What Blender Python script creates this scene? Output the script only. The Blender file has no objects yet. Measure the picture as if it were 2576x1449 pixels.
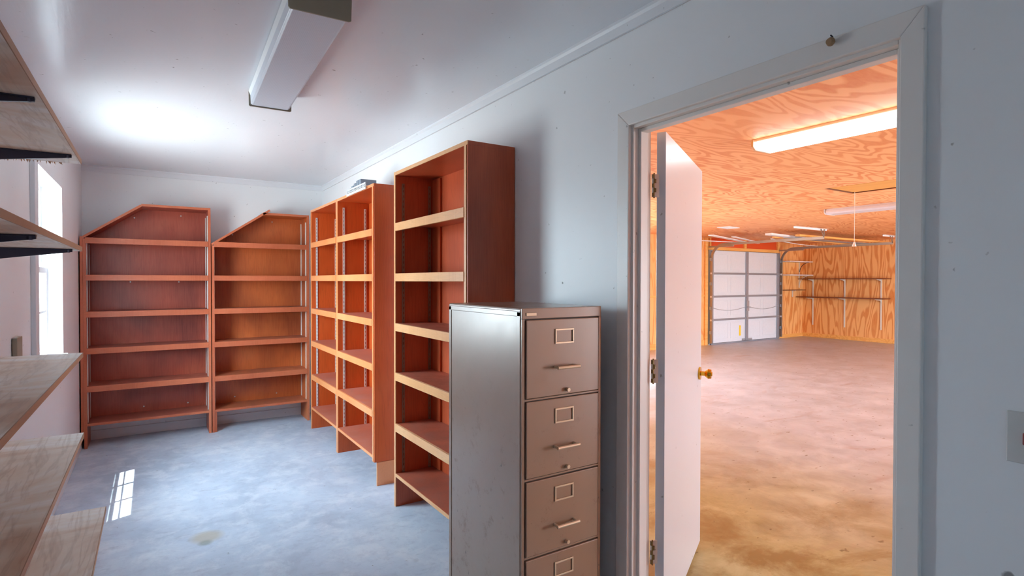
import bpy, bmesh, math, random
from mathutils import Vector, Matrix
random.seed(7)
S = bpy.context.scene
C = S.collection
R = math.radians

# ------------------------------------------------------------------ camera
H = 1.45
YAW, PITCH, ROLL, F = .5731, -.0131, .0016, 1404.17
fw = Vector((math.sin(YAW)*math.cos(PITCH), math.cos(YAW)*math.cos(PITCH), math.sin(PITCH)))
rt = Vector((math.cos(YAW), -math.sin(YAW), 0)); up = rt.cross(fw)
rt, up = rt*math.cos(ROLL)+up*math.sin(ROLL), -rt*math.sin(ROLL)+up*math.cos(ROLL)
cd = bpy.data.cameras.new('camera'); cam = bpy.data.objects.new('camera', cd); C.objects.link(cam)
m = Matrix((rt, up, -fw)).transposed().to_4x4(); m.translation = Vector((0, 0, H)); cam.matrix_world = m
cd.sensor_width = 36; cd.lens = F*36/2576; cd.clip_start = .02; cd.clip_end = 200
S.camera = cam

# ------------------------------------------------------------------ exposure, world, sun
S.view_settings.view_transform = 'Standard'; S.view_settings.look = 'None'
S.view_settings.gamma = 1; S.view_settings.use_curve_mapping = False
S.view_settings.exposure = 0.18
SKY = 38.0; GROUND = 22.0; SUN = 20.0
W = bpy.data.worlds.new('world'); S.world = W; W.use_nodes = True
nt = W.node_tree; bg = nt.nodes['Background']
tc = nt.nodes.new('ShaderNodeTexCoord'); sx = nt.nodes.new('ShaderNodeSeparateXYZ'); mr = nt.nodes.new('ShaderNodeMapRange')
nt.links.new(tc.outputs['Generated'], sx.inputs[0]); nt.links.new(sx.outputs[2], mr.inputs[0])
mr.inputs[1].default_value = -.03; mr.inputs[2].default_value = .03
mx = nt.nodes.new('ShaderNodeMix'); mx.data_type = 'RGBA'
nt.links.new(mr.outputs[0], mx.inputs[0])
mx.inputs[6].default_value = (GROUND*.90, GROUND*.95, GROUND*1.0, 1)      # sun-bleached concrete yard
mx.inputs[7].default_value = (SKY*.70, SKY*.85, SKY*1.0, 1)              # pale blue sky
nt.links.new(mx.outputs[2], bg.inputs[0]); bg.inputs[1].default_value = 1

def light(name, kind, loc, rot=None, **k):
    l = bpy.data.lights.new(name, kind); o = bpy.data.objects.new(name, l); C.objects.link(o); o.location = loc
    if rot: o.rotation_euler = rot
    for a, b in k.items(): setattr(l, a, b)
    return o
sun = light('sun', 'SUN', (-6, -3, 20), energy=SUN, angle=R(.3), color=(1, .95, .88))
sun.rotation_euler = Vector((.258, .12, -1)).to_track_quat('-Z', 'Y').to_euler()
V0, V1 = -2.25, -1.95                              # narrow unseen window added behind the camera as fill light
def portal(loc, rot, sx_, sy_):
    o = light('opening_portal', 'AREA', loc, rot, shape='RECTANGLE', size=sx_, size_y=sy_); o.data.cycles.is_portal = True
portal((-.67, 4.42, 1.52), (0, R(-90), 0), 1.16, 1.12)
portal((-.67, -2.1, 1.52), (0, R(-90), 0), 1.16, .3)
portal((5.25, 8.3, 1.05), (R(-90), 0, 0), 1.7, 2.1)
portal((9.45, -3.5, 1.05), (R(90), 0, 0), 4.1, 2.1)
S.cycles.max_bounces = 8; S.cycles.diffuse_bounces = 6; S.cycles.sample_clamp_indirect = 6
S.cycles.use_denoising = True
S.cycles.caustics_reflective = False; S.cycles.caustics_refractive = False

# ------------------------------------------------------------------ materials
def srgb(r, g, b):
    f = lambda c: ((c/255+.055)/1.055)**2.4 if c > 10 else c/255/12.92
    return (f(r), f(g), f(b), 1)
class NT:
    def __init__(s, name, rough=.5, metal=0, spec=.5):
        s.m = bpy.data.materials.new(name); s.m.use_nodes = True; s.t = s.m.node_tree
        s.b = s.t.nodes['Principled BSDF']; s.b.inputs['Roughness'].default_value = rough
        s.b.inputs['Metallic'].default_value = metal; s.b.inputs['Specular IOR Level'].default_value = spec
    def n(s, t, **k):
        o = s.t.nodes.new(t)
        for a, b in k.items(): setattr(o, a, b)
        return o
    def l(s, a, b): s.t.links.new(a, b)
    def co(s, scale=(1, 1, 1), obj=True):
        c = s.n('ShaderNodeTexCoord'); mp = s.n('ShaderNodeMapping'); s.l(c.outputs['Object'], mp.inputs[0]); mp.inputs[3].default_value = scale
        return mp.outputs[0]
    def noise(s, vec, scale, detail=3, rough=.5, dist=0):
        n = s.n('ShaderNodeTexNoise'); s.l(vec, n.inputs['Vector']); n.inputs['Scale'].default_value = scale
        n.inputs['Detail'].default_value = detail; n.inputs['Roughness'].default_value = rough; n.inputs['Distortion'].default_value = dist
        return n.outputs['Fac']
    def ramp(s, fac, stops):
        r = s.n('ShaderNodeValToRGB'); s.l(fac, r.inputs[0]); e = r.color_ramp.elements
        while len(e) < len(stops): e.new(.5)
        for i, (p, c) in enumerate(stops): e[i].position = p; e[i].color = c
        return r.outputs[0]
    def mix(s, f, a, b, blend='MIX'):
        x = s.n('ShaderNodeMix', data_type='RGBA', blend_type=blend)
        for i, v in ((0, f), (6, a), (7, b)):
            if hasattr(v, 'links'): s.l(v, x.inputs[i])
            else: x.inputs[i].default_value = v
        return x.outputs[2]
    def math(s, op, a, b=0, c=0):
        x = s.n('ShaderNodeMath', operation=op)
        for i, v in enumerate((a, b, c)):
            if hasattr(v, 'links'): s.l(v, x.inputs[i])
            else: x.inputs[i].default_value = v
        return x.outputs[0]
    def mapr(s, v, a, b, c=0, d=1):
        x = s.n('ShaderNodeMapRange'); s.l(v, x.inputs[0])
        for i, q in enumerate((a, b, c, d)): x.inputs[i+1].default_value = q
        return x.outputs[0]
    def out(s, col, bump=None, bs=.1, bd=.01, rough=None):
        if hasattr(col, 'links'): s.l(col, s.b.inputs['Base Color'])
        else: s.b.inputs['Base Color'].default_value = col
        if bump is not None:
            b = s.n('ShaderNodeBump'); b.inputs['Strength'].default_value = bs; b.inputs['Distance'].default_value = bd
            s.l(bump, b.inputs['Height']); s.l(b.outputs[0], s.b.inputs['Normal'])
        if rough is not None: s.l(rough, s.b.inputs['Roughness'])
        return s.m

def plain(name, col, rough=.5, metal=0, spec=.5):
    k = NT(name, rough, metal, spec)
    n = k.noise(k.co(), 30, 3)
    return k.out(k.mix(k.mapr(n, .3, .7, 0, .12), col, tuple(c*.7 for c in col[:3])+(1,)))

def stained_wood(name, dark, mid, lite, dusty=(150, 110, 100), gdir=(9, 9, .9), rough=.34, dustf=.55):
    """varnished plywood: grain runs along z, dust lies on surfaces that face up"""
    k = NT(name, rough)
    v = k.co(gdir)
    f = k.noise(v, 1.6, 3, .5, .3)
    fig = k.math('PINGPONG', k.math('MULTIPLY', f, 9), .5)
    fine = k.noise(k.co((60, 60, 2)), 3, 4, .6)
    big = k.noise(k.co((1.2, 1.2, .7)), 1.4, 3, .55, .4)
    c = k.ramp(big, [(.3, dark), (.5, mid), (.72, lite)])
    c = k.mix(k.mapr(fig, .3, .5, 0, .22), c, tuple(x*.45 for x in mid[:3])+(1,))
    c = k.mix(k.mapr(fine, .35, .7, 0, .28), c, lite)
    g = k.n('ShaderNodeNewGeometry'); sp = k.n('ShaderNodeSeparateXYZ'); k.l(g.outputs['True Normal'], sp.inputs[0])
    dn = k.noise(k.co((3, 3, 3)), 3, 6, .65)
    df = k.math('MULTIPLY', k.mapr(sp.outputs[2], .8, .95), k.mapr(dn, .3, .65, .15, dustf))
    c = k.mix(df, c, srgb(*dusty))
    r = k.math('ADD', k.math('MULTIPLY', df, .4), rough)
    return k.out(c, fine, .06, .002, r)

def figured_ply(name, a, b, gdir, rough=.55, bands=11, sc=1.0, sheet=None, amt=1.0):
    """rotary-cut fir plywood: isolines of a stretched noise make the cathedral figure"""
    k = NT(name, rough)
    f = k.noise(k.co(tuple(x*sc for x in gdir)), 1, 2.2, .42, .35)
    w = k.math('PINGPONG', k.math('MULTIPLY', f, bands), .5)
    m_ = k.mapr(w, .22, .36, 0, 1)
    fine = k.noise(k.co(tuple(x*9*sc for x in gdir)), 2, 3, .6)
    patch = k.noise(k.co((.5, .5, .5)), 1.3, 2)
    m_ = k.math('MULTIPLY', m_, k.mapr(patch, .3, .6, .45*amt, 1*amt))
    c = k.mix(m_, b, a)
    c = k.mix(k.mapr(fine, .3, .75, 0, .35), c, b)
    if sheet: c = k.mix(sheet(k), c, tuple(x*.35 for x in a[:3])+(1,))
    return k.out(c, fine, .05, .002)

def painted(name, col, rough=.45, grain=(40, 40, 3), bs=.10, spec=.5, marks=None, var=.1):
    """painted plywood: even colour, grain just telegraphs through"""
    k = NT(name, rough, 0, spec)
    g = k.noise(k.co(grain), 1.5, 3, .6)
    big = k.noise(k.co(), 1.1, 3, .5)
    c = k.mix(k.mapr(big, .3, .7, 0, var), col, tuple(x*.72 for x in col[:3])+(1,))
    sp = k.noise(k.co(), 34, 2, .5)
    c = k.mix(k.mapr(sp, .735, .78, 0, .5), c, srgb(70, 62, 58))
    if marks:
        co = k.n('ShaderNodeTexCoord')
        for (x, y, z, r_, st) in marks:
            d = k.n('ShaderNodeVectorMath', operation='DISTANCE'); k.l(co.outputs['Object'], d.inputs[0]); d.inputs[1].default_value = (x, y, z)
            wob = k.math('ADD', d.outputs['Value'], k.math('MULTIPLY', k.math('SUBTRACT', k.noise(k.co((1, 1, 1)), 60, 2), .5), r_*1.4))
            c = k.mix(k.math('MULTIPLY', k.mapr(wob, r_, r_*.55), st), c, srgb(60, 55, 50))
    return k.out(c, g, bs, .002)

M = {}
RW_MARKS = [(1.586, .435, .80, .012, .7), (1.586, .452, .775, .007, .5), (1.586, .475, .76, .008, .5), (1.586, 2.03, 1.44, .006, .9), (1.586, 1.80, 1.33, .004, .6)]
M['wall'] = painted('wall paint', srgb(236, 238, 240), .42, marks=RW_MARKS)
M['wall_back'] = painted('wall paint back', srgb(236, 238, 240), .42)
M['trim'] = painted('trim paint', srgb(228, 230, 234), .35)
M['sill'] = painted('window reveal paint', srgb(238, 240, 244), .4, bs=.05)
M['ceil'] = painted('ceiling paint', srgb(230, 233, 238), .21, grain=(26, 3, 26), bs=.25, var=.16, spec=.6)

def floor_mat():
    k = NT('room concrete', .42, 0, .5)
    v = k.co()
    a = k.noise(v, 1.1, 6, .62, .5); b = k.noise(v, 5, 8, .68, .4); s_ = k.noise(k.co((6, 18, 6)), 1, 6, .7, 1.2)
    c = k.ramp(a, [(.3, srgb(164, 178, 196)), (.5, srgb(190, 204, 222)), (.7, srgb(208, 220, 234))])
    c = k.mix(k.mapr(b, .48, .62, 0, .55), c, srgb(222, 230, 240))
    fi = k.noise(v, 14, 8, .75); c = k.mix(k.mapr(fi, .5, .64, 0, .3), c, srgb(146, 158, 184))
    c = k.mix(k.mapr(s_, .56, .75, 0, .35), c, srgb(124, 134, 156))
    sp = k.noise(v, 26, 3, .6); c = k.mix(k.mapr(sp, .70, .76, 0, .7), c, srgb(84, 86, 88))
    co = k.n('ShaderNodeTexCoord'); d = k.n('ShaderNodeVectorMath', operation='DISTANCE'); k.l(co.outputs['Object'], d.inputs[0]); d.inputs[1].default_value = (.253, 3.57, 0)
    c = k.mix(k.mapr(d.outputs['Value'], .10, .05, 0, .75), c, srgb(182, 176, 160))
    d2 = k.n('ShaderNodeVectorMath', operation='DISTANCE'); k.l(co.outputs['Object'], d2.inputs[0]); d2.inputs[1].default_value = (.24, 3.49, 0)
    c = k.mix(k.mapr(d2.outputs['Value'], .045, .02, 0, .5), c, srgb(110, 118, 104))
    return k.out(c, b, .12, .004, k.mapr(a, .3, .7, .34, .5))
def garage_floor_mat():
    k = NT('garage concrete', .4, 0, .5)
    v = k.co()
    co = k.n('ShaderNodeTexCoord'); sx_ = k.n('ShaderNodeSeparateXYZ'); k.l(co.outputs['Object'], sx_.inputs[0])
    a = k.noise(v, .8, 6, .62, .6); b = k.noise(v, 3.2, 8, .68, .5)
    # the wall-side bay is oil-soaked ochre, the far bay has daylight put into its colour
    near = k.mapr(k.math('ADD', sx_.outputs[0], k.math('MULTIPLY', a, 1.6)), 5.9, 3.8)
    c = k.ramp(b, [(.35, srgb(178, 186, 200)), (.62, srgb(202, 210, 224))])
    c2 = k.ramp(b, [(.33, srgb(148, 138, 94)), (.55, srgb(178, 172, 128)), (.75, srgb(196, 192, 152))])
    c = k.mix(near, c, c2)
    st = k.noise(k.co((1, 1, 1)), 1.7, 8, .7, .5)
    c = k.mix(k.math('MULTIPLY', k.mapr(st, .46, .6, 0, .9), k.mapr(sx_.outputs[0], 4.4, 2.6, .12, 1)), c, srgb(138, 112, 60))
    sp = k.noise(k.co((5, 9, 5)), 2.2, 3, .55); c = k.mix(k.mapr(sp, .66, .71, 0, .7), c, srgb(112, 94, 62))
    s2 = k.noise(k.co((1.2, 3.2, 1)), .9, 5, .6, 1); c = k.mix(k.mapr(s2, .60, .72, 0, .38), c, srgb(160, 130, 116))
    return k.out(c, b, .1, .004, k.mapr(b, .3, .7, .32, .5))
M['floor'] = floor_mat(); M['gfloor'] = garage_floor_mat()

M['gwall'] = figured_ply('garage fir plywood wall', srgb(214, 132, 60), srgb(242, 186, 118), (3.0, 3.0, .45), bands=12)
M['gceil'] = figured_ply('garage fir plywood ceiling', srgb(216, 120, 56), srgb(246, 184, 126), (.7, 2.6, 1), bands=15, sc=1.15)
M['lumber'] = figured_ply('garage lumber', srgb(214, 142, 60), srgb(240, 184, 104), (.8, 8, 8), bands=5, amt=.5)
M['osb'] = plain('header infill', srgb(222, 86, 32), .7)
M['hatch'] = figured_ply('hatch plywood', srgb(206, 138, 58), srgb(226, 164, 82), (3, .7, 3), bands=5, amt=.4)

M['b1'] = stained_wood('bookcase maroon stain and light', srgb(122, 50, 44), srgb(176, 78, 58), srgb(202, 112, 82), (150, 104, 92))  # stain colours; part of each case's light and shade is put in
M['b2'] = stained_wood('bookcase brown stain and light', srgb(140, 60, 34), srgb(196, 98, 50), srgb(216, 126, 70), (154, 108, 94))
M['c1'] = stained_wood('bookcase orange stain and light', srgb(172, 68, 24), srgb(196, 84, 34), srgb(208, 104, 56), (200, 150, 140))
M['r1'] = stained_wood('bookcase red brown stain and light', srgb(146, 58, 34), srgb(190, 84, 50), srgb(208, 108, 70), (150, 112, 102), rough=.28)
M['lip1'] = stained_wood('maroon case nosing', srgb(168, 82, 52), srgb(190, 98, 64), srgb(206, 118, 82), (170, 100, 74), (2, 40, 40))
M['lip2'] = stained_wood('orange case nosing', srgb(220, 126, 70), srgb(232, 148, 92), srgb(240, 166, 116), (220, 150, 110), (2, 40, 40))
M['lip3'] = stained_wood('tall case nosing', srgb(216, 150, 96), srgb(230, 168, 112), srgb(240, 188, 138), (210, 170, 140), (2, 40, 40))
M['slot'] = plain('zinc shelf standard', srgb(222, 222, 212), .4, .1)
M['slotd'] = plain('aged shelf standard', srgb(150, 128, 112), .45, .4)
M['zinc'] = plain('galvanised steel', srgb(176, 186, 196), .38, .55)
M['gmetal'] = plain('grey bracket steel', srgb(140, 152, 166), .45, .3)
M['white'] = plain('white painted metal', srgb(236, 238, 240), .4)
M['screw'] = plain('screw head', srgb(214, 214, 210), .35, .3)
M['black'] = plain('dark steel bracket', srgb(52, 50, 66), .35, .5)
M['brass'] = plain('polished brass', srgb(226, 178, 60), .2, 1)
M['hinge'] = plain('tarnished brass hinge', srgb(128, 104, 66), .35, .8)
M['beige'] = plain('beige end cap', srgb(150, 140, 122), .5)
M['dark'] = plain('dark gap', srgb(60, 44, 34), .8)
M['gdoor'] = plain('garage door enamel', srgb(222, 232, 240), .45)
M['strut'] = plain('door stile steel', srgb(160, 172, 186), .4, .5)
M['track'] = plain('track steel', srgb(170, 160, 148), .4, .6)
M['yellow'] = plain('yellow sticker', srgb(246, 214, 40), .5)
M['knobwood'] = plain('brown knob', srgb(150, 118, 84), .5)
M['handle'] = plain('brushed aluminium', srgb(216, 200, 176), .3, .55)
M['leaf'] = painted('door leaf paint', srgb(206, 212, 222), .3, grain=(3, 40, 40), bs=.03)
M['casing'] = painted('door casing paint', srgb(232, 228, 224), .35)
M['plate'] = plain('switch plate plastic', srgb(206, 206, 204), .35)
M['red'] = plain('red toggle', srgb(150, 60, 60), .4)
M['shelfdark'] = plain('dark brown shelf', srgb(128, 70, 34), .55)

def shelf_wood():
    k = NT('weathered plywood shelf', .5)
    f = k.noise(k.co((14, 1.2, 14)), 1.3, 4, .55, .5)
    w = k.math('PINGPONG', k.math('MULTIPLY', f, 6), .5)
    big = k.noise(k.co((1, 1, 1)), 2.6, 5, .6, .6)
    c = k.ramp(big, [(.34, srgb(198, 154, 124)), (.48, srgb(224, 206, 190)), (.6, srgb(240, 236, 234))])
    c = k.mix(k.mapr(w, .28, .5, 0, .28), c, srgb(150, 112, 88))
    streak = k.noise(k.co((16, .9, 1)), 1.0, 3, .5, .3)
    c = k.mix(k.mapr(streak, .60, .70, 0, .45), c, srgb(120, 80, 62))
    vo = k.n('ShaderNodeTexVoronoi'); k.l(k.co((5.0, 2.6, 1)), vo.inputs['Vector']); vo.inputs['Scale'].default_value = 1.7
    c = k.mix(k.mapr(vo.outputs['Distance'], .085, .045, 0, .75), c, srgb(96, 66, 60))
    fine = k.noise(k.co((60, 4, 60)), 2, 3)
    return k.out(c, fine, .12, .002)
M['shelf'] = shelf_wood()
M['shelfedge'] = plain('shelf plywood edge', srgb(168, 126, 98), .6)

def cabinet_mat():
    k = NT('enamelled steel cabinet', .3, .0, .6)
    v = k.co()
    big = k.noise(v, 2.2, 4, .6)
    k.b.inputs['Coat Weight'].default_value = 1; k.b.inputs['Coat Roughness'].default_value = .25
    c = k.mix(k.mapr(big, .3, .7, 0, .2), srgb(146, 114, 92), srgb(134, 100, 82))
    co = k.n('ShaderNodeTexCoord'); sp = k.n('ShaderNodeSeparateXYZ'); k.l(co.outputs['Object'], sp.inputs[0])
    rn = k.noise(v, 11, 8, .75)
    low = k.mapr(sp.outputs[2], 1.1, .7, 0, 1)
    c = k.mix(k.math('MULTIPLY', k.mapr(rn, .56, .68, 0, .7), low), c, srgb(112, 70, 42))
    sm = k.noise(v, 24, 3, .6)
    c = k.mix(k.math('MULTIPLY', k.mapr(sm, .69, .74, 0, .6), low), c, srgb(70, 46, 36))
    dent = k.noise(v, 5, 3, .5)
    return k.out(c, dent, .05, .01, k.mapr(rn, .4, .7, .3, .45))
M['cab'] = cabinet_mat()
M['cabgap'] = plain('drawer reveal', srgb(66, 50, 42), .7)

def lens_mat(name, strength=0, col=(1, 1, 1)):
    k = NT(name, .35)
    v = k.co((150, 150, 150))
    vo = k.n('ShaderNodeTexVoronoi', distance='CHEBYCHEV'); k.l(v, vo.inputs['Vector']); vo.inputs['Scale'].default_value = 1; vo.inputs['Randomness'].default_value = 0
    if strength:
        k.b.inputs['Emission Color'].default_value = (*col, 1); k.b.inputs['Emission Strength'].default_value = strength
    return k.out(k.mix(k.mapr(vo.outputs['Distance'], .2, .5, 0, .22), srgb(212, 216, 226), srgb(160, 166, 180)), vo.outputs['Distance'], .35, .003)
M['lens'] = lens_mat('prismatic lens')
M['lit'] = lens_mat('lit lens', 6.5, (.9, .96, 1))
M['litside'] = plain('warm translucent lamp side', srgb(236, 214, 188), .4)
M['unlit'] = plain('unlit frosted lens', srgb(216, 210, 214), .4)
def glass_mat():
    m_ = bpy.data.materials.new('window glass'); m_.use_nodes = True; t = m_.node_tree; t.nodes.clear()
    o = t.nodes.new('ShaderNodeOutputMaterial'); tr = t.nodes.new('ShaderNodeBsdfTransparent'); gl = t.nodes.new('ShaderNodeBsdfGlossy')
    tr.inputs[0].default_value = (.93, .97, .96, 1)
    gl.inputs['Roughness'].default_value = .02; fr = t.nodes.new('ShaderNodeFresnel'); mx_ = t.nodes.new('ShaderNodeMixShader')
    ge = t.nodes.new('ShaderNodeNewGeometry'); ml = t.nodes.new('ShaderNodeMath'); ml.operation = 'MULTIPLY'; iv = t.nodes.new('ShaderNodeMath'); iv.operation = 'SUBTRACT'; iv.inputs[0].default_value = 1
    t.links.new(ge.outputs['Backfacing'], iv.inputs[1]); t.links.new(fr.outputs[0], ml.inputs[0]); t.links.new(iv.outputs[0], ml.inputs[1]); t.links.new(ml.outputs[0], mx_.inputs[0]); t.links.new(tr.outputs[0], mx_.inputs[1]); t.links.new(gl.outputs[0], mx_.inputs[2]); t.links.new(mx_.outputs[0], o.inputs[0])
    return m_
M['glass'] = glass_mat()

# ------------------------------------------------------------------ geometry helpers
class MB:
    def __init__(s, org=(0, 0, 0)): s.bm = bmesh.new(); s.o = Vector(org)
    def box(s, x0, x1, y0, y1, z0, z1):
        v = [s.bm.verts.new(Vector((x, y, z))-s.o) for x in (x0, x1) for y in (y0, y1) for z in (z0, z1)]
        for f in ((0, 1, 3, 2), (4, 6, 7, 5), (0, 4, 5, 1), (2, 3, 7, 6), (0, 2, 6, 4), (1, 5, 7, 3)): s.bm.faces.new([v[i] for i in f])
        return s
    def prism(s, pts, d):
        """closed polygon of 3D points extruded by vector d"""
        a = [s.bm.verts.new(Vector(p)-s.o) for p in pts]; b = [s.bm.verts.new(Vector(p)+Vector(d)-s.o) for p in pts]
        n = len(pts); s.bm.faces.new(a[::-1]); s.bm.faces.new(b)
        for i in range(n): s.bm.faces.new((a[i], a[(i+1) % n], b[(i+1) % n], b[i]))
        return s
    def cyl(s, p, q, r, n=12, r2=None):
        p, q = Vector(p), Vector(q); d = (q-p).normalized()
        u = d.orthogonal().normalized(); w = d.cross(u); r2 = r if r2 is None else r2
        a = []; b = []
        for i in range(n):
            t = 2*math.pi*i/n; e = u*math.cos(t)+w*math.sin(t)
            a.append(s.bm.verts.new(p+e*r-s.o)); b.append(s.bm.verts.new(q+e*r2-s.o))
        s.bm.faces.new(a[::-1]); s.bm.faces.new(b)
        for i in range(n): s.bm.faces.new((a[i], a[(i+1) % n], b[(i+1) % n], b[i]))
        return s
    def sweep(s, path, prof, upv):
        """sweep a closed 2D profile along 3D path; prof (a, b): a along side, b along upv-ish normal"""
        rings = []
        P = [Vector(p) for p in path]
        for i, p in enumerate(P):
            t = (P[min(i+1, len(P)-1)]-P[max(i-1, 0)]).normalized(); side = t.cross(Vector(upv)).normalized() if abs(t.dot(Vector(upv))) < .999 else Vector((0, 1, 0))
            nn = side.cross(t)
            rings.append([s.bm.verts.new(p+side*a+nn*b-s.o) for a, b in prof])
        n = len(prof)
        for r0, r1 in zip(rings, rings[1:]):
            for i in range(n): s.bm.faces.new((r0[i], r0[(i+1) % n], r1[(i+1) % n], r1[i]))
        s.bm.faces.new(rings[0][::-1]); s.bm.faces.new(rings[-1])
        return s
    def build(s, name, mat, parent=None, bevel=0, smooth=False, **props):
        bmesh.ops.recalc_face_normals(s.bm, faces=s.bm.faces)
        me = bpy.data.meshes.new(name); s.bm.to_mesh(me); s.bm.free()
        me.materials.append(M[mat] if isinstance(mat, str) else mat)
        if smooth:
            for p in me.polygons: p.use_smooth = True
        o = bpy.data.objects.new(name, me); C.objects.link(o)
        if parent: o.parent = parent
        else: o.location = s.o
        if bevel:
            b = o.modifiers.new('bevel', 'BEVEL'); b.width = bevel; b.segments = 2; b.limit_method = 'ANGLE'; b.angle_limit = R(50)
        for k_, v_ in props.items(): o[k_] = v_
        return o
def root(name, loc, rz=0, **props):
    o = bpy.data.objects.new(name, None); C.objects.link(o); o.location = loc; o.rotation_euler = (0, 0, rz); o.empty_display_size = .1
    for k_, v_ in props.items(): o[k_] = v_
    return o
def struct(name, mb, mat, **k): return mb.build(name, mat, None, kind='structure', **k)

# ------------------------------------------------------------------ the setting
XL, XR, YB, ZC = -.525, 1.586, 6.31, 2.488      # room
XG, YG, ZG, XG0 = 14.44, 8.22, 2.43, 1.675      # garage
YF, YGF = -2.6, -3.4
T = .13
struct('floor', MB().box(XL-T, XR+.0445, YF-.1, YB+.1, -.1, 0), 'floor')
struct('floor', MB().box(XR+.0445, XG+.1, YGF-.1, YG+.1, -.1, 0), 'gfloor')
struct('ceiling', MB().box(XL-T, XR, YF-.1, YB+.1, ZC, ZC+.1), 'ceil')
w = MB()
W0, W1, WZ0, WZ1 = 3.86, 4.975, .935, 2.10      # window opening
for a, b in ((YF-.1, V0), (V1, W0), (W1, YB+.1)): w.box(XL-T, XL, a, b, 0, ZC)
for a, b in ((V0, V1), (W0, W1)): w.box(XL-T, XL, a, b, 0, WZ0); w.box(XL-T, XL, a, b, WZ1, ZC)
struct('wall_left', w, 'wall_back')
struct('wall_back', MB().box(XL, XG0, YB, YB+.1, 0, ZC), 'wall_back')
struct('wall_front', MB().box(XL, XR, YF-.1, YF, 0, ZC), 'wall_back')
D0, D1, DZ = .63, 1.602, 2.07                   # rough door opening
w = MB()
for a, b in ((YF, D0), (D1, YB)): w.box(XR, XG0-.006, a, b, 0, ZC)
w.box(XR, XG0-.006, D0, D1, DZ, ZC)
struct('wall_right', w, 'wall')
w = MB()
for a, b in ((YGF, D0), (D1, YG)): w.box(XG0-.006, XG0, a, b, 0, ZG)
w.box(XG0-.006, XG0, D0, D1, DZ, ZG)
struct('wall_garage_left', w, 'gwall')

# mouldings and boards
def moulding(mb, axis, a, b, at, sgn):
    pr = [(0, 0), (.019, 0), (.019, -.012), (.012, -.022), (.012, -.058), (0, -.058)]
    if axis == 'y': mb.prism([(at-sgn*p, a, ZC+q) for p, q in pr], (0, b-a, 0))
    else: mb.prism([(a, at-sgn*p, ZC+q) for p, q in pr], (b-a, 0, 0))
    return mb
struct('trim_1', moulding(MB(), 'y', YF, YB, XR, 1), 'trim')
struct('trim_2', moulding(MB(), 'x', XL, XR, YB, 1), 'trim')
struct('baseboard_back', MB().box(XL, XR, YB-.012, YB, 0, .085), 'trim', bevel=.003)
struct('baseboard_left', MB().box(XL, XL+.012, .0, YB-.03, 0, .085), 'trim', bevel=.003)

# ------------------------------------------------------------------ window_1
def window(name, y0, y1):
    wn = root(name, (XL, (y0+y1)/2, WZ0), kind='structure'); o = wn.location
    xi, xo = XL, XL-T
    def P(nm, mat='sill', bevel=.002, **k): return lambda mb: mb.build(nm, mat, wn, bevel, **k)
    # lining boards of the reveal
    P('reveal_board')(MB(o).box(xo, xi+.004, y1-.012, y1, WZ0, WZ1)); P('reveal_board')(MB(o).box(xo, xi+.004, y0, y0+.012, WZ0, WZ1))
    P('reveal_board')(MB(o).box(xo, xi+.004, y0, y1, WZ1-.012, WZ1)); P('window_sill')(MB(o).box(xo, xi+.03, y0-.03, y1, WZ0-.02, WZ0+.004))
    # casing
    P('casing_board', 'trim')(MB(o).box(xi, xi+.022, y0-.10, y0, WZ0-.08, WZ1+.08))
    # two sashes, each two by three panes
    zm = 1.515
    for k_, (za, zb, xs) in enumerate(((WZ0+.006, zm+.02, xo+.035), (zm-.02, WZ1-.014, xo+.006))):
        ya, yb = y0+.014, y1-.014
        sash = MB(o); t = .028
        sash.box(xs, xs+.016, ya, ya+.045, za, zb).box(xs, xs+.016, yb-.045, yb, za, zb).box(xs, xs+.016, ya+.045, yb-.045, za, za+.045).box(xs, xs+.016, ya+.045, yb-.045, zb-.04, zb)
        so = sash.build('sash', 'white', wn, .002)
        zh = (za+zb)/2; yr = [ya+.045+(yb-ya-.09)*j/3 for j in range(4)]; zr = [za+.045, zh, zb-.04]
        for j in (1, 2): MB(o).box(xs+.004, xs+.013, yr[j]-.012, yr[j]+.012, za+.045, zb-.04).build('muntin', 'white', so)
        MB(o).box(xs+.004, xs+.013, ya+.045, yb-.045, zh-.008, zh+.008).build('muntin', 'white', so)
        for a, b in zip(yr, yr[1:]):
            for j in range(2): MB(o).box(xs+.007, xs+.010, a-.002, b+.002, zr[j]+.002, zr[j+1]-.002).build('pane', 'glass', so)
    return wn
window('window_1', W0, W1)
window('fill_window', V0, V1)  # added out of view to brighten the near end of the room

# ------------------------------------------------------------------ door_1: casing, jamb, stop, open leaf
XC = XR-.018
CI0, CI1, CZ = .651, 1.592, 2.058
CO0, CO1, CZO = .598, 1.655, 2.118
dr = root('door_1', (XR, (CI0+CI1)/2, 0), kind='structure'); o = dr.location
MB(o).prism([(XC, CI1, 0), (XC, CO1, 0), (XC, CO1, CZO), (XC, CI1, CZ)], (.018, 0, 0)).build('casing_board', 'casing', dr, .003)
MB(o).prism([(XC, CO0, 0), (XC, CI0, 0), (XC, CI0, CZ), (XC, CO0, CZO)], (.018, 0, 0)).build('casing_board', 'casing', dr, .003)
MB(o).prism([(XC, CI0, CZ), (XC, CI1, CZ), (XC, CO1, CZO), (XC, CO0, CZO)], (.018, 0, 0)).build('casing_board', 'casing', dr, .003)
JX0, JX1 = XR-.002, XG0+.006
MB(o).box(JX0, JX1, 1.581, D1, 0, DZ).build('jamb', 'casing', dr, .002)
MB(o).box(JX0, JX1, D0, .661, 0, DZ).build('jamb', 'casing', dr, .002)
MB(o).box(JX0, JX1, .661, 1.581, 2.047, DZ).build('jamb', 'casing', dr, .002)
MB(o).box(1.611, 1.648, 1.567, 1.581, 0, 2.047).build('stop_strip', 'casing', dr, .002)
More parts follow.
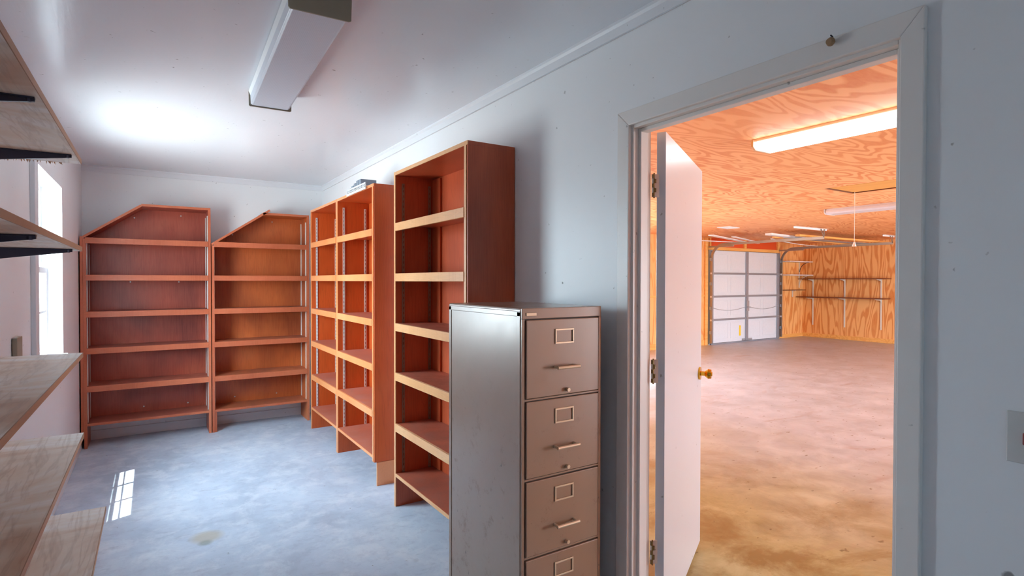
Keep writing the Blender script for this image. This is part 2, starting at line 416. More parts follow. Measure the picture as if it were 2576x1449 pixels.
MB(o).box(1.611, 1.648, .661, .675, 0, 2.047).build('stop_strip', 'casing', dr, .002)
MB(o).box(1.611, 1.648, .675, 1.567, 2.033, 2.047).build('stop_strip', 'casing', dr, .002)
AZ = R(60.3); d = Vector((math.sin(AZ), math.cos(AZ), 0)); tq = Vector((math.cos(AZ), -math.sin(AZ), 0))
A = Vector((1.706, 1.573, 0)); B = A+tq*.036; LW = .905; Z0, Z1 = .03, 2.045
leaf = MB(o).prism([A+Vector((0, 0, Z0)), B+Vector((0, 0, Z0)), B+d*LW+Vector((0, 0, Z0)), A+d*LW+Vector((0, 0, Z0))], (0, 0, Z1-Z0)).build('door_leaf', 'leaf', dr, .0015)
pin = Vector((1.689, 1.577, 0))
for z0, z1 in ((1.785, 1.877), (1.04, 1.134), (.308, .402)):
    n = 5; hh = (z1-z0)/n
    a2 = Vector((pin.x, pin.y, z0))
    pl_ = MB(o).prism([a2+Vector((-.004, .004, 0)), A+Vector((0, 0, z0)), A+tq*.010+Vector((0, 0, z0)), a2+Vector((-.002, -.003, 0))], (0, 0, z1-z0)).build('hinge_leaf', 'casing', dr)
    hg = MB(o)
    for i in range(n):
        off = .0035 if i % 2 else -.0025
        hg.cyl((pin.x+off, pin.y-.006-off*.6, z0+i*hh+.0015), (pin.x+off, pin.y-.006-off*.6, z0+(i+1)*hh-.0015), .0055, 10)
    hg.cyl((pin.x, pin.y-.006, z0-.004), (pin.x, pin.y-.006, z1+.004), .003, 8)
    hg.build('hinge_knuckle', 'hinge', pl_)
kb = B+d*(LW-.062)+Vector((0, 0, .957))
k_ = MB(o)
k_.cyl(kb, kb+tq*.008, .034, 24); k_.cyl(kb+tq*.008, kb+tq*.03, .012, 16); k_.cyl(kb+tq*.03, kb+tq*.046, .014, 24, .026); k_.cyl(kb+tq*.046, kb+tq*.062, .026, 24, .024); k_.cyl(kb+tq*.062, kb+tq*.067, .01, 12)
k_.build('door_knob', 'brass', leaf, label='polished brass door knob')

# ------------------------------------------------------------------ garage shell
struct('wall_garage_right', MB().box(XG, XG+.1, YGF, YG+.1, 0, ZG), 'gwall')
struct('wall_garage_front', MB().box(XG0, 7.4, YGF-.1, YGF, 0, ZG).box(11.5, XG, YGF-.1, YGF, 0, ZG).box(7.4, 11.5, YGF-.1, YGF, 2.1, ZG), 'gwall')  # wide unseen opening added to let daylight onto the far end
GX0, GX1, GZ = 10.62, 13.25, 2.155
w = MB()
for a, b in ((XG0, 4.4), (6.1, GX0-.02), (GX1+.04, XG)): w.box(a, b, YG, YG+.1, 0, ZG)  # unseen gap left of the sectional door, added to let daylight in
w.box(4.4, 6.1, YG, YG+.1, 2.1, ZG); w.box(GX0-.02, GX1+.04, YG+.02, YG+.1, GZ, ZG)
struct('wall_garage_back', w, 'gwall')
HX0, HX1, HY0, HY1 = 6.0, 6.60, 1.75, 3.2
w = MB()
w.box(XG0-.09, HX0, YGF-.1, YG+.1, ZG, ZG+.08).box(HX1, XG+.1, YGF-.1, YG+.1, ZG, ZG+.08).box(HX0, HX1, YGF-.1, HY0, ZG, ZG+.08).box(HX0, HX1, HY1, YG+.1, ZG, ZG+.08)
struct('ceiling', w, 'gceil')
struct('baseboard_right', MB().box(XG-.018, XG, YGF, YG, 0, .10), 'lumber', bevel=.003)
struct('baseboard_back', MB().box(GX1+.05, XG-.018, YG-.018, YG, 0, .09), 'lumber', bevel=.003)
struct('baseboard_back', MB().box(7.6, GX0-.16, YG-.018, YG, 0, .12), 'lumber', bevel=.003)
struct('trim_3', MB().box(7.6, GX0-.18, YG-.03, YG, 1.10, 1.14), 'lumber', bevel=.003)

# ------------------------------------------------------------------ bookcases
SH = [1.815, 1.495, 1.178, .862, .535, .215]
def standard_strip(o, parent, x, y, z0, z1, axis, mat):
    """slotted metal shelf standard: two rails and rungs"""
    g = MB(o); w_, t = .016, .006; n = int((z1-z0)/.032); sgn = 1 if axis > 0 else -1
    xa, xb = sorted((x, x+sgn*t))
    g.box(xa, xb, y, y+.005, z0, z1).box(xa, xb, y+w_-.005, y+w_, z0, z1)
    for i in range(n+1):
        z = z0+(z1-z0)*i/n; g.box(xa, xb-.001 if sgn > 0 else xb, y+.005, y+w_-.005, max(z0, z-.0085), min(z1, z+.0085))
    g.build('shelf_standard', mat, parent, label='perforated metal shelf standard')

def bookcase(name, loc, rz, w_, dep, mat, lip, strip, label, slope=None, near_foot=None, left_filler=None, left_foot=None, peg=False, zt=2.13, sh=SH, yinset=.02, strips_z=None, drop=False):
    """local frame: x across the front, y into the depth, z up"""
    b = root(name, loc, rz, label=label, category='bookcase', group='stained wooden bookcases'); o = (0, 0, 0); t = .021
    zl = zt if not slope else slope[0]
    # side panels
    for side, x0 in (('l', 0), ('r', w_-t)):
        ztop = (zl if side == 'l' else zt)-.021
        zb = .17 if (side == 'r' and near_foot) else 0
        sp = MB(o).box(x0, x0+t, .004, dep, zb, ztop).build('side_panel', mat, b, .001)
        MB(o).box(x0-.0005, x0+t+.0005, 0, .005, zb, ztop).build('edge_band', lip, sp)
    if near_foot:
        MB(o).box(w_+.0005, w_+.014, .022, dep, 0, .165).build('foot', near_foot, b, .001)
        MB(o).box(w_+.0003, w_+.014, .004, dep, .168, zt-.021).build('outer_side_panel', mat, b, .001)
    # back panel
    if slope:
        zl_, xa = slope; g = MB(o).prism([(t, dep-.008, sh[-1]-.02), (w_-t, dep-.008, sh[-1]-.02), (w_-t, dep-.008, zt-.02), (xa, dep-.008, zt-.018), (t, dep-.008, zl_-.018+(zt-zl_)/xa*t)], (0, .008, 0))
    else: g = MB(o).box(t, w_-t, dep-.008, dep, sh[-1]-.02, zt-.02)
    g.build('back_panel', mat, b)
    # top
    if slope:
        zl_, xa = slope; over = slope_over.get(name+label[:6], 0)
        ux, uz = xa, zt-zl_; L = math.hypot(ux, uz); nx, nz = -uz/L, ux/L; e = over
        ps = [(-.002, 0, zl_-.022), (xa+ux/L*e, 0, zt-.022+uz/L*e), (xa+ux/L*e+nx*.02, 0, zt-.022+uz/L*e+nz*.02), (-.002+nx*0, 0, zl_)]
        tp = MB(o).prism([(p[0], .005, p[2]) for p in ps], (0, dep-.005, 0)).build('sloping_top', mat, b, .001)
        MB(o).prism([(p[0], 0, p[2]) for p in ps], (0, .005, 0)).build('edge_band', lip, tp)
        x0 = xa+(.02 if e else 0)
        tp = MB(o).box(x0-.03 if e else xa-.006, w_, .005, dep, zt-.021, zt).build('top_board', mat, b, .001)
        MB(o).box(x0-.03 if e else xa-.006, w_, 0, .005, zt-.021, zt).build('edge_band', lip, tp)
    else:
        e = .014 if near_foot else 0
        tp = MB(o).box(0, w_+e, .005, dep, zt-.021, zt).build('top_board', mat, b, .001)
        MB(o).box(0, w_+e, 0, .005, zt-.021, zt).build('edge_band', lip, tp)
    # shelves
    for i, z in enumerate(sh):
        last = i == len(sh)-1
        s_ = MB(o).box(t+.001, w_-t-.001, .012 if not last else .004, dep-.009, z-.018, z).build('shelf', mat, b, .001)
        lh = .022 if last else .05
        MB(o).box(t+.001 if last else t-.006, w_-t-.001 if last else w_-t+.002, -.004 if not last else -.001, .0115 if not last else .0035, z-lh, z).build('nosing', lip, s_, .002, label='lighter front nosing')
    if left_filler:
        MB(o).box(-.022, -.001, .002, dep, left_filler[0], left_filler[1]).build('filler_strip', lip, b, .001)
    if left_foot:
        MB(o).box(t, t+.018, .01, .03, 0, .2).build('foot_block', lip, b, .001)
    # slotted standards on both side panels
    for ys in (.045, dep-.05):
        zz = sh[-1]+.001
        standard_strip(o, b, t, ys, zz, min(zl-.06 if slope and ys else zt-.07, zt-.07), 1, strip)
        standard_strip(o, b, w_-t, ys, zz, zt-.07, -1, strip)
    return b
slope_over = {}
slope_over['bookcase'+'second'] = .07
LB = .305
B1 = bookcase('bookcase', (-.493, 5.985, 0), 0, .963, LB, 'b1', 'lip1', 'slot', 'maroon bookcase with clipped sloping top in the left back corner beside the window', slope=(1.826, .424), left_filler=(.12, 1.823))
B2 = bookcase('bookcase', (.4785, 5.985, 0), 0, .889, LB, 'b2', 'lip1', 'slot', 'second brown bookcase on the back wall, its sloping top board sticking up past the peak', slope=(1.80, .462), left_foot=True, zt=2.12)
dr_ = XR-.003-1.305
C1 = bookcase('bookcase', (1.305, 5.651, 0), R(-90), .912, dr_, 'c1', 'lip2', 'slot', 'orange bookcase on the right wall nearest the back corner, low open foot')
C2 = bookcase('bookcase', (1.305, 4.735, 0), R(-90), .915, dr_, 'c1', 'lip2', 'slot', 'middle orange bookcase on the right wall with metal strips lying on top', near_foot='lip2')
R1 = bookcase('bookcase', (1.305, 3.416, 0), R(-90), .974, dr_, 'r1', 'lip3', 'slotd', 'tall dark red-brown bookcase on the right wall standing behind the filing cabinet', near_foot='r1', zt=2.14)
MB().box(.025, .14, dr_-.022, dr_-.009, .22, 2.11).build('corner_cleat', 'r1', R1)

def screws(parent, pts):
    inv = parent.matrix_basis.inverted()
    for p in pts:
        q = inv @ Vector(p); g = MB().cyl(q, q-Vector((0, .003, 0)), .0065, 10)
        g.build('screw', 'screw', parent)
screws(B1, [(-.132, 6.281, 2.03), (-.167, 6.281, 1.433), (.22, 6.281, 1.433), (-.069, 6.281, .262), (.24, 6.281, 2.07), (.29, 6.281, .255)])
screws(B2, [(.688, 6.281, 1.91), (1.062, 6.281, 2.06), (.702, 6.281, .268), (1.099, 6.281, .262)])

# ------------------------------------------------------------------ metal pieces on top of the middle bookcase
def copy_tree(o_, parent=None):
    c = o_.copy(); C.objects.link(c); c.parent = parent
    for ch in o_.children: copy_tree(ch, c)
    return c
ZT = 2.1305
sb = MB((1.30, 4.165, ZT))
for i in range(14):
    ya = 3.94+i*.034
    sb.box(1.290, 1.296, ya, ya+.010, ZT-.010, ZT+.022)
sb.box(1.290, 1.296, 3.94, 4.392, ZT+.016, ZT+.026).box(1.290, 1.296, 3.94, 4.40, ZT-.022, ZT-.006).box(1.290, 1.33, 3.94, 4.40, ZT+.001, ZT+.004)
o_ = sb.build('metal_strip', 'white', None, label='white perforated metal strip lying along the front of the middle bookcase top', category='metal strip')
base = None
steps = [(4.405, 1), (4.345, 2), (4.285, 3), (4.225, 4), (4.165, 5), (4.105, 5)]
names = ['farthest and lowest of the grey angle brackets heaped on the middle bookcase', 'grey angle bracket one in from the far end of the heap on the bookcase', 'third grey angle bracket from the far end of the heap on the bookcase', 'fourth grey angle bracket from the far end of the heap, near its crest', 'tall grey angle bracket at the crest of the heap on the bookcase', 'nearest grey angle bracket of the heap on the middle bookcase']
for i, (yy, n_) in enumerate(steps):
    h_ = .012*n_+.006
    r_ = root('angle_bracket', (1.32, yy, ZT+.0045), 0, label=names[i], category='bracket', group='grey brackets heaped on the middle bookcase')
    MB().box(-.018, .10, -.026, .026, 0, .003).build('base_flange', 'gmetal', r_)
    MB().box(-.018, .10, -.026, -.022, .003, h_).build('upright_flange', 'gmetal', r_)
    MB().box(-.018, -.014, -.021, .026, .003, h_).build('end_plate', 'gmetal', r_)

# ------------------------------------------------------------------ filing cabinet
KX0, KX1, KY0, KY1, KZ = 1.115, 1.492, 1.662, 2.248, 1.350
fc = root('filing_cabinet', (1.30, 1.95, 0), 0, label='tall tan-grey steel filing cabinet with rust spots beside the doorway', category='filing cabinet'); o = fc.location
g = MB(o).box(KX0, KX1, KY0+.006, KY1, .0, KZ)
body = g.build('body', 'cab', fc, .006)
# shallow pressed border on the side panel
g = MB(o)
for (ya, yb, za, zb) in ((KY0+.008, KY0+.03, .05, KZ-.012), (KY1-.028, KY1-.006, .05, KZ-.012), (KY0+.008, KY1-.006, KZ-.03, KZ-.010)): g.box(KX0-.0025, KX0+.002, ya, yb, za, zb)
g.build('pressed_border', 'cab', fc, .002)
MB(o).box(KX0, KX1, KY0, KY0+.008, 1.311, KZ).build('header_rail', 'cab', fc, .002)
MB(o).box(KX0, KX0+.013, KY0, KY0+.008, .0, 1.311).build('front_stile', 'cab', fc, .001)
MB(o).box(KX1-.013, KX1, KY0, KY0+.008, .0, 1.311).build('front_stile', 'cab', fc, .001)
MB(o).box(KX0+.013, KX1-.013, KY0+.004, KY0+.0065, .05, 1.311).build('drawer_reveal', 'cabgap', fc)
for zr_ in (1.016, .7245, .4395):
    MB(o).box(KX0+.013, KX1-.013, KY0, KY0+.008, zr_-.0035, zr_+.0035).build('drawer_rail', 'cab', fc, .001)
MB(o).box(KX0+.013, KX1-.013, KY0, KY0+.008, 0, .156).build('plinth', 'cab', fc, .001)
pl = MB(o).box(1.133, 1.178, KY0-.003, KY0+.001, 1.322, 1.334).build('name_plate', 'handle', fc, .001)
for i, (za, zb) in enumerate(((1.022, 1.307), (.731, 1.010), (.446, .718), (.160, .433))):
    xa, xb = KX0+.0165, KX1-.018
    dw = MB(o).box(xa, xb, KY0-.006, KY0+.005, za, zb).build('drawer', 'cab', fc, .003)
    yc = KY0-.006; xc = 1.304; dz = zb-za
    lz0, lz1 = zb-.092, zb-.036
    lh = MB(o); a, b = xc-.045, xc+.044; f_ = .0065
    lh.box(a, b, yc-.004, yc, lz0, lz0+f_).box(a, b, yc-.004, yc, lz1-f_, lz1).box(a, a+f_, yc-.004, yc, lz0+f_, lz1-f_).box(b-f_, b, yc-.004, yc, lz0+f_, lz1-f_)
    lh.build('label_holder', 'handle', dw, .001, label='pale metal label frame')
    hz = zb-.178
    hd = MB(o).cyl((xc-.045, yc, hz), (xc-.045, yc-.026, hz), .0055, 12).cyl((xc+.045, yc, hz), (xc+.045, yc-.026, hz), .0055, 12).cyl((xc-.052, yc-.028, hz), (xc+.052, yc-.028, hz), .0062, 14)
    hd.build('handle', 'handle', dw, label='pale metal bar handle', smooth=False)
    MB(o).cyl((xc+.012, yc, za+.018), (xc+.012, yc-.014, za+.018), .0072, 14).build('latch_button', 'handle', dw)

# ------------------------------------------------------------------ left wall shelves
SY1, SY0 = 2.5, .25
shl = [('top', 1.861, 1.878, -.207, 'highest plywood wall shelf on the left, seen from below, splintered back edge', 'under'),
       ('second', 1.552, 1.568, -.207, 'second plywood wall shelf down on the left, crossing in front of the window', 'under'),
       ('third', 1.175, 1.191, -.207, 'third plywood wall shelf down on the left, its dusty top just below eye level', 'over'),
       ('fourth', .889, .905, -.206, 'fourth plywood wall shelf down on the left, with knots and scratches', 'over'),
       ('low', .610, .626, -.144, 'lowest and widest tan plywood shelf in the bottom left corner', 'over')]
for nm, z0, z1, xf, lab, kd in shl:
    ws = root('wall_shelf', ((XL+xf)/2, 1.4, z0), 0, label=lab, category='shelf', group='plywood shelves bracketed to the left wall'); o = ws.location
    xw = XL+.012
    b_ = MB(o).box(xw, xf-.002, SY0, SY1, z0, z1).build('shelf_board', 'shelf', ws)
    MB(o).box(xf-.002, xf, SY0, SY1, z0, z1).build('board_edge', 'shelfedge', b_)
    for yb in (.95, 1.645, 2.33):
        br = MB(o); xt = xf-.012 if xf < -.2 else -.215
        br.prism([(xw, yb-.004, z0-.002), (xt, yb-.004, z0-.002), (xt, yb-.004, z0-.010), (xw+.05, yb-.004, z0-.045), (xw, yb-.004, z0-.060)], (0, .008, 0))
        br.box(xw, xt, yb-.008, yb+.008, z0-.0035, z0-.0005)
        br.cyl((xt-.012, yb, z0-.012), (xt-.012, yb, z0-.003), .006, 8)
        br.build('bracket', 'black', ws)
    if nm == 'top':
        sp = MB(o)
        for i in range(70):
            x = random.uniform(xw, xf-.05); l_ = random.uniform(.003, .011); ww = random.uniform(.001, .003)
            sp.prism([(x-ww, SY1-.001, z0+.001), (x+ww, SY1-.001, z0+.001), (x+random.uniform(-.004, .004), SY1+.002, z0-l_)], (0, .0015, .001))
        sp.build('splinter_fringe', 'shelfedge', ws, kind='stuff')
bt = MB((XL, 3.34, .95)).box(XL+.002, XL+.02, 3.28, 3.40, .88, 1.19).build('wooden_stub', 'beige', None, .002, label='short wooden upright fixed to the left wall behind the third shelf', category='batten')

# ------------------------------------------------------------------ ceiling light in the room (off)
cl = root('ceiling_light', (.537, 2.715, ZC), R(-2.0), label='long unlit ribbed fluorescent fixture on the white room ceiling', category='ceiling light')
hw, hl, dp = .103, .638, .078
MB().prism([(-hw-.006, -hl, -.004), (hw+.006, -hl, -.004), (hw-.004, -hl, -.03), (-hw+.004, -hl, -.03)], (0, 2*hl, 0)).build('housing', 'white', cl)
MB().prism([(-hw+.002, -hl+.004, -.03), (hw-.002, -hl+.004, -.03), (hw-.004, -hl+.004, -dp+.006), (hw-.014, -hl+.004, -dp), (-hw+.014, -hl+.004, -dp), (-hw+.004, -hl+.004, -dp+.006)], (0, 2*hl-.008, 0)).build('ribbed_lens', 'lens', cl)
for s_ in (-1, 1):
    MB().prism([(-hw-.006, s_*hl, -.001), (hw+.010, s_*hl, -.001), (hw+.008, s_*hl, -dp-.002), (hw, s_*hl, -dp-.006), (-hw, s_*hl, -dp-.006), (-hw-.005, s_*hl, -dp)], (0, s_*.006, 0)).build('end_cap', 'beige', cl)

# ------------------------------------------------------------------ garage lights
def strip_light(name, x0, x1, y0, y1, label, lens, side):
    t_ = root(name, ((x0+x1)/2, (y0+y1)/2, ZG), 0, label=label, category='ceiling light'); o = t_.location; z = ZG
    MB(o).box(x0+.01, x1-.01, y0, y1, z-.02, z-.001).build('housing', side, t_)
    MB(o).prism([(x0+.005, y0+.02, z-.02), (x1-.005, y0+.02, z-.02), (x1-.005, y0+.02, z-.05), (x1-.03, y0+.02, z-.068), (x0+.03, y0+.02, z-.068), (x0+.005, y0+.02, z-.05)], (0, y1-y0-.04, 0)).build('diffuser', lens, t_, .004)
    for ya, yb in ((y0, y0+.02), (y1-.02, y1)):
        MB(o).prism([(x0, ya, z-.001), (x1, ya, z-.001), (x1, ya, z-.052), (x1-.03, ya, z-.072), (x0+.03, ya, z-.072), (x0, ya, z-.052)], (0, yb-ya, 0)).build('end_cap', side, t_, .004)
    return t_
strip_light('strip_light', 3.50, 3.74, -.06, 2.37, 'bright lit fluorescent strip on the garage ceiling just past the doorway', 'lit', 'litside')
strip_light('strip_light', 7.70, 7.98, 1.70, 4.10, 'unlit white strip light on the garage ceiling beyond the attic hatch', 'unlit', 'unlit')
vt = root('ceiling_plate', (8.83, 6.42, ZG), R(8), label='small flat white plate on the garage ceiling above the left door track', category='ceiling vent')
MB().box(-.19, .19, -.12, .12, -.012, -.001).build('plate', 'white', vt, .003)
for i in range(7): MB().box(-.16, .16, -.095+i*.03, -.085+i*.03, -.017, -.0125).build('slat', 'white', vt)

# attic hatch
ht = root('attic_hatch', ((HX0+HX1)/2, (HY0+HY1)/2, ZG), 0, label='recessed plywood attic hatch in the garage ceiling with a pull cord', category='hatch'); o = ht.location
MB(o).box(HX0+.05, HX1-.05, HY0+.04, HY1-.04, ZG+.006, ZG+.024).build('hatch_panel', 'hatch', ht, .002)
MB(o).box(HX0+.013, HX1-.013, HY0+.013, HY1-.013, ZG+.055, ZG+.075).build('hatch_backing', 'shelfdark', ht)
fr = MB(o)
fr.box(HX0, HX0+.012, HY0, HY1, ZG+.002, ZG+.078).box(HX1-.012, HX1, HY0, HY1, ZG+.002, ZG+.078).box(HX0+.012, HX1-.012, HY0, HY0+.012, ZG+.002, ZG+.078).box(HX0+.012, HX1-.012, HY1-.012, HY1, ZG+.002, ZG+.078)
fr.build('hatch_frame', 'shelfdark', ht)
pc = MB(o).cyl((6.53, 3.14, 1.885), (6.53, 3.14, ZG+.007), .0022, 6).build('pull_cord', 'white', ht)
MB(o).cyl((6.53, 3.14, 1.885), (6.53, 3.14, 1.835), .007, 14, .022).build('bell_pull', 'white', pc)

# ------------------------------------------------------------------ garage sectional door
gd = root('door_2', ((GX0+GX1)/2, YG, 0), 0, kind='structure'); o = gd.location
YD = YG-.055
zs = [.03, .565, 1.095, 1.62, 2.145]
xm = (GX0+GX1)/2+.0
for i in range(4):
    za, zb = zs[i]+.004, zs[i+1]-.004
    pn = MB(o).box(GX0, GX1, YD, YD+.035, za, zb).build('door_section', 'gdoor', gd, .003)
    # four stamped panels per section, shown as raised borders
    for k2 in range(4):
        xa = GX0+.08+k2*(GX1-GX0-.10)/4; xb = xa+(GX1-GX0-.10)/4-.10
        q = MB(o); a, b = za+.075, zb-.075
        q.box(xa, xb, YD-.005, YD, a, a+.018).box(xa, xb, YD-.005, YD, b-.018, b).box(xa, xa+.018, YD-.005, YD, a+.018, b-.018).box(xb-.018, xb, YD-.005, YD, a+.018, b-.018)
        q.build('stamped_border', 'gdoor', pn, .002)
    for k2, (xa, xb) in enumerate(((GX0, GX0+.07), (xm-.05, xm+.05), (GX1-.09, GX1))):
        MB(o).box(xa, xb, YD-.022, YD-.001, za, zb).build('stile', 'strut', pn, .002, label='grey steel stile')
for z in zs[1:4]:
    MB(o).box(GX0+.07, GX1-.05, YD-.03, YD-.006, z-.022, z+.022).build('strut', 'strut', gd, .003)
    for x in (GX0+.03, xm, GX1-.04):
        MB(o).box(x-.035, x+.035, YD-.036, YD-.023, z-.035, z+.035).cyl((x-.03, YD-.04, z), (x+.03, YD-.04, z), .01, 8).build('hinge', 'zinc', gd)
MB(o).box(GX0, GX1, YD-.02, YD+.035, .0, .03).build('bottom_seal', 'strut', gd, .002)
for x in (xm-.17, xm+.06): MB(o).box(x, x+.16, YD-.012, YD-.001, .035, .085).build('corner_plate', 'zinc', gd)
MB(o).box(GX0-.08, GX1+.08, YG+.021, YG+.03, 0, GZ+.07).box(GX0-.019, GX0, YD+.035, YG+.021, 0, GZ).box(GX1, GX1+.039, YD+.035, YG+.021, 0, GZ).build('leak_blocker', 'gdoor', gd)  # unseen panel added behind the door to stop sky light leaking in
MB(o).box(11.66, 11.72, YD-.003, YD-.0005, .16, .40).build('warning_sticker', 'yellow', gd, label='yellow warning sticker')
MB(o).cyl((xm, YD-.03, .83), (xm, YD-.06, .83), .02, 12).box(xm-.07, xm+.07, YD-.07, YD-.06, .82, .84).box(xm-.05, xm+.05, YD-.045, YD-.03, .74, .98).build('lock_handle', 'zinc', gd)
for sx2 in (-1, 1):
    n = 14; pts = []
    xa, xb = (GX0+.05, xm-.07) if sx2 < 0 else (xm+.08, GX1-.08)
    for i in range(n+1):
        t_ = i/n; pts.append((xa+(xb-xa)*t_, YD-.035, .84-.07*4*t_*(1-t_)))
    MB(o).sweep(pts, [(-.004, -.004), (.004, -.004), (.004, .004), (-.004, .004)], (0, 0, 1)).build('lock_cable', 'zinc', gd)
def track(x, sgn):
    pr = [(-.026, -.020), (.026, -.020), (.026, .020), (-.026, .020)]
    pts = [(x, YD-.05, .05), (x, YD-.05, 1.93)]
    rr = .33
    for i in range(1, 13):
        a = math.pi/2*i/12; pts.append((x, YD-.05-rr*(1-math.cos(a)), 1.93+rr*math.sin(a)))
    pts.append((x, 5.61, 2.265))
    t_ = MB(o)
    P = [Vector(p) for p in pts]; rings = []
    for i, p in enumerate(P):
        tn = (P[min(i+1, len(P)-1)]-P[max(i-1, 0)]).normalized(); sd = Vector((1, 0, 0)); nn = sd.cross(tn)
        # open channel: web plus two flanges, as a U profile
        U = [(-.014, -.026), (.014, -.026), (.014, -.022), (-.010, -.022), (-.010, .022), (.014, .022), (.014, .026), (-.014, .026)]
        rings.append([t_.bm.verts.new(p+sd*a*sgn+nn*b-t_.o) for a, b in U])
    k8 = 8
    for r0, r1 in zip(rings, rings[1:]):
        for i in range(k8): t_.bm.faces.new((r0[i], r0[(i+1) % k8], r1[(i+1) % k8], r1[i]))
    t_.bm.faces.new(rings[0][::-1]); t_.bm.faces.new(rings[-1])
    return t_.build('door_track', 'track', gd, label='curved galvanised door track')
XT0, XT1 = GX0-.045, GX1+.045
t0_ = track(XT0, 1); t1_ = track(XT1, -1)
for x, sg in ((XT0, 1), (XT1, -1)):
    MB(o).box(x-.02*1, x+.02, YG-.06, YG-.002, .02, 2.15).build('track_angle', 'strut', gd)
    MB(o).box(x-.015, x+.015, 7.55, YG-.005, 2.20, 2.235).build('track_tie', 'track', gd)
    for z in (.25, .8, 1.35, 1.9): MB(o).box(x-.03, x+.03, YD-.062, YD-.02, z, z+.07).build('track_bracket', 'zinc', gd)
    for z in zs[1:4]: MB(o).cyl((x-.02, YD-.05, z), (x+.02, YD-.05, z), .023, 12).build('roller', 'white', gd)
    # perforated hanger at the room end of the track
    hg = MB(o)
    for dx, ex in ((-.10, 0), (.02, 0)):
        n = 9
        for i in range(n):
            t_ = i/n; t2 = (i+.55)/n
            a0 = x+dx*(1-t_); a1 = x+dx*(1-t2); za = ZG-.01-(ZG-2.275)*t_; zb = ZG-.01-(ZG-2.275)*t2
            hg.prism([(a0-.018, 5.62, za), (a0+.018, 5.62, za), (a1+.018, 5.62, zb), (a1-.018, 5.62, zb)], (0, .005, 0))
        hg.prism([(x+dx-.018, 5.62, ZG-.01), (x+dx-.010, 5.62, ZG-.01), (x-.010, 5.62, 2.275), (x-.018, 5.62, 2.275)], (0, .005, 0))
        hg.prism([(x+dx+.010, 5.62, ZG-.01), (x+dx+.018, 5.62, ZG-.01), (x+.018, 5.62, 2.275), (x+.010, 5.62, 2.275)], (0, .005, 0))
    hg.build('track_hanger', 'track', gd, label='perforated track hanger')
    xa = x-.98 if sg > 0 else x-.40
    MB(o).box(xa, x+.12, 5.60, 5.64, ZG-.006, ZG-.001).box(xa, x+.12, 5.635, 5.64, ZG-.035, ZG-.001).build('hanger_plate', 'white', gd)
# exposed framing above and beside the garage door
struct('trim_4', MB().box(GX0-.10, GX1+.05, YG-.04, YG+.02, GZ+.005, GZ+.075), 'lumber', bevel=.003)
struct('trim_5', MB().box(11.87, 11.96, YG-.04, YG+.02, GZ+.075, ZG), 'lumber', bevel=.003)
struct('trim_6', MB().box(GX0-.02, GX0+.03, YG-.04, YG+.02, GZ+.075, ZG), 'lumber', bevel=.003)
struct('trim_7', MB().box(GX1-.02, GX1+.05, YG-.04, YG+.02, GZ+.075, ZG), 'lumber', bevel=.003)
struct('trim_8', MB().box(GX0-.17, GX0-.075, YG-.04, YG, 0, ZG), 'lumber', bevel=.003)
struct('trim_9', MB().box(GX0+.03, 11.87, YG+.004, YG+.02, GZ+.075, ZG).box(11.96, GX1-.02, YG+.004, YG+.02, GZ+.075, ZG), 'osb')

# boards lying across the two tracks
ZB = 2.295
def board(p, q, w_, h_, mat, label, bend=0, name='board', cat='board', zo=0, n=8):
    p, q = Vector(p), Vector(q); c = (p+q)/2; g = MB(c)
    pts = [p.lerp(q, i/n)+Vector((0, 0, -bend*4*(i/n)*(1-i/n))) for i in range(n+1)] if bend else [p, q]
    g.sweep(pts, [(-w_/2, -h_/2), (w_/2, -h_/2), (w_/2, h_/2), (-w_/2, h_/2)], (0, 0, 1))
    return g.build(name, mat, None, .002 if not bend else 0, label=label, category=cat, group='lengths of wood stored on the garage door tracks')
board((8.90, 6.85, 2.318), (10.98, 7.56, 2.312), .10, .018, 'white', 'white trim board slanting down from far left onto the left door track')
board((9.75, 6.98, 2.335), (10.95, 7.33, 2.313), .07, .016, 'white', 'shorter white trim board just right of the long slanting one on the left track')
board((9.45, 7.72, 2.296), (11.4, 7.50, 2.296), .06, .014, 'white', 'level white strip crossing the left door track closest to the garage door')
board((9.75, 6.22, 2.335), (11.10, 6.27, 2.312), .13, .036, 'white', 'thick white board end poking forward over the left door track')
board((10.35, 6.00, 2.325), (13.95, 5.93, 2.312), .09, .034, 'lumber', 'yellow bare lumber length spanning both tracks nearest their hangers')
board((10.20, 6.40, 2.308), (13.75, 6.62, 2.300), .05, .022, 'lumber', 'thin yellow lath spanning both tracks behind the thicker yellow length')
board((10.45, 6.60, 2.298), (13.6, 7.30, 2.296), .035, .012, 'white', 'long sagging white strip spanning both tracks', bend=.03)
board((10.4, 6.20, 2.299), (13.6, 6.25, 2.299), .24, .006, 'zinc', 'wide thin grey panel lying flat between the two yellow lengths', bend=.012)

# ------------------------------------------------------------------ garage wall shelves
def upright(o, parent, p, z0, z1, axis):
    g = MB(o)
    if axis == 'x': g.box(p[0]-.012, p[0]-.001, p[1]-.016, p[1]+.016, z0, z1)
    else: g.box(p[0]-.016, p[0]+.016, p[1]-.012, p[1]-.001, z0, z1)
    return g.build('wall_standard', 'slot', parent, label='white slotted wall standard')
dsh = root('shelf_rack', (XG, 7.15, .32), 0, label='pair of dark brown shelves on white standards on the far plywood wall', category='shelf rack'); o = dsh.location
for y, z0 in ((7.945, .317), (7.153, .305), (6.328, .30)):
    upright(o, dsh, (XG, y), z0, 1.515, 'x')
    for z, dep in ((1.500, .24), (1.03, .30)):
        MB(o).prism([(XG-.012, y-.006, z-.005), (XG-dep, y-.006, z-.005), (XG-dep, y-.006, z-.014), (XG-.05, y-.006, z-.04), (XG-.012, y-.006, z-.09)], (0, .012, 0)).build('bracket', 'slot', dsh)
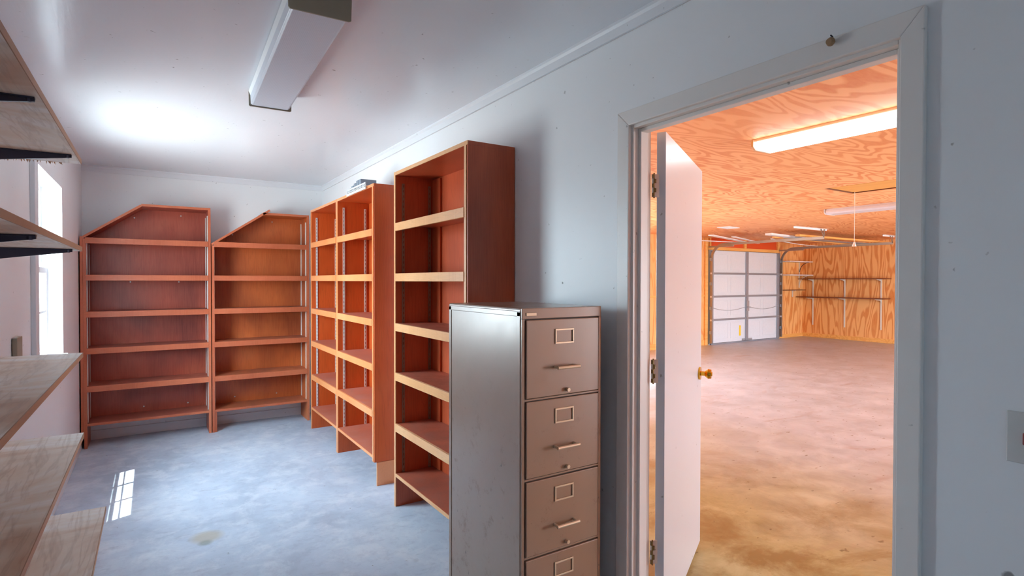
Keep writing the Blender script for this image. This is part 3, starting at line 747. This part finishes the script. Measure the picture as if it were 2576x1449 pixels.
MB(o).box(XG-.27, XG-.014, 6.11, 8.19, 1.498, 1.518).build('shelf_board', 'shelfdark', dsh, .002)
MB(o).box(XG-.36, XG-.014, 6.13, 8.19, 1.030, 1.052).build('shelf_board', 'shelfdark', dsh, .002)
for z, x1, lab in ((1.948, 14.40, 'upper white shelf on dark curved bracket beside the garage door'), (1.605, 14.42, 'lower white shelf on white curved bracket beside the garage door')):
    s_ = root('wall_shelf', (13.9, YG, z), 0, label=lab, category='shelf', group='white shelves in the far garage corner'); o = s_.location
    MB(o).box(13.345, x1, YG-.29, YG-.003, z-.012, z+.010).build('shelf_board', 'white', s_, .002)
    upright(o, s_, (14.26, YG), z-.33, z-.013, 'y')
    n = 10; pts = []
    for i in range(n+1):
        a = math.pi/2*i/n; pts.append((14.26, YG-.02-.24*(1-math.cos(a)), z-.26+.24*math.sin(a)))
    MB(o).sweep(pts, [(-.006, -.006), (.006, -.006), (.006, .006), (-.006, .006)], (1, 0, 0)).build('curved_bracket', 'black' if z > 1.8 else 'white', s_)
s_ = root('ledge', (13.9, YG, 1.21), 0, label='thin brown plywood ledge low beside the garage door', category='shelf'); o = s_.location
MB(o).box(13.32, 14.38, YG-.12, YG-.003, 1.212, 1.228).build('ledge_board', 'shelfdark', s_, .002)
MB(o).box(13.93, 13.96, YG-.09, YG-.003, 1.195, 1.211).box(13.93, 13.96, YG-.02, YG-.003, 1.04, 1.195).build('ledge_bracket', 'slot', s_)

# ------------------------------------------------------------------ small things on the right wall
sw = root('light_switch', (XR, .404, 1.111), 0, label='pale switch plate on the grey wall at the right edge', category='light switch'); o = sw.location
MB(o).box(XR-.006, XR, .369, .439, 1.055, 1.167).build('cover_plate', 'plate', sw, .002)
MB(o).box(XR-.014, XR-.006, .398, .410, 1.098, 1.124).build('toggle', 'red', sw, .002, label='red toggle')
MB(o).cyl((XR-.006, .404, 1.142), (XR-.0075, .404, 1.142), .003, 8).build('screw', 'screw', sw)
MB(o).cyl((XR-.006, .404, 1.080), (XR-.0075, .404, 1.080), .003, 8).build('screw', 'screw', sw)
kn = root('wall_ornament', (XC, .812, 2.103), 0, label='small brown wooden knob on a nail over the doorway head', category='ornament'); o = kn.location
g = MB(o); g.cyl((XC-.001, .812, 2.103), (XC-.008, .812, 2.102), .005, 10).cyl((XC-.008, .812, 2.102), (XC-.016, .812, 2.100), .007, 14, .012).cyl((XC-.016, .812, 2.100), (XC-.026, .812, 2.098), .012, 14, .008)
g.build('ball', 'knobwood', kn)
MB(o).cyl((XC+.0, .815, 2.118), (XC-.010, .815, 2.120), .002, 8).build('nail', 'black', kn)
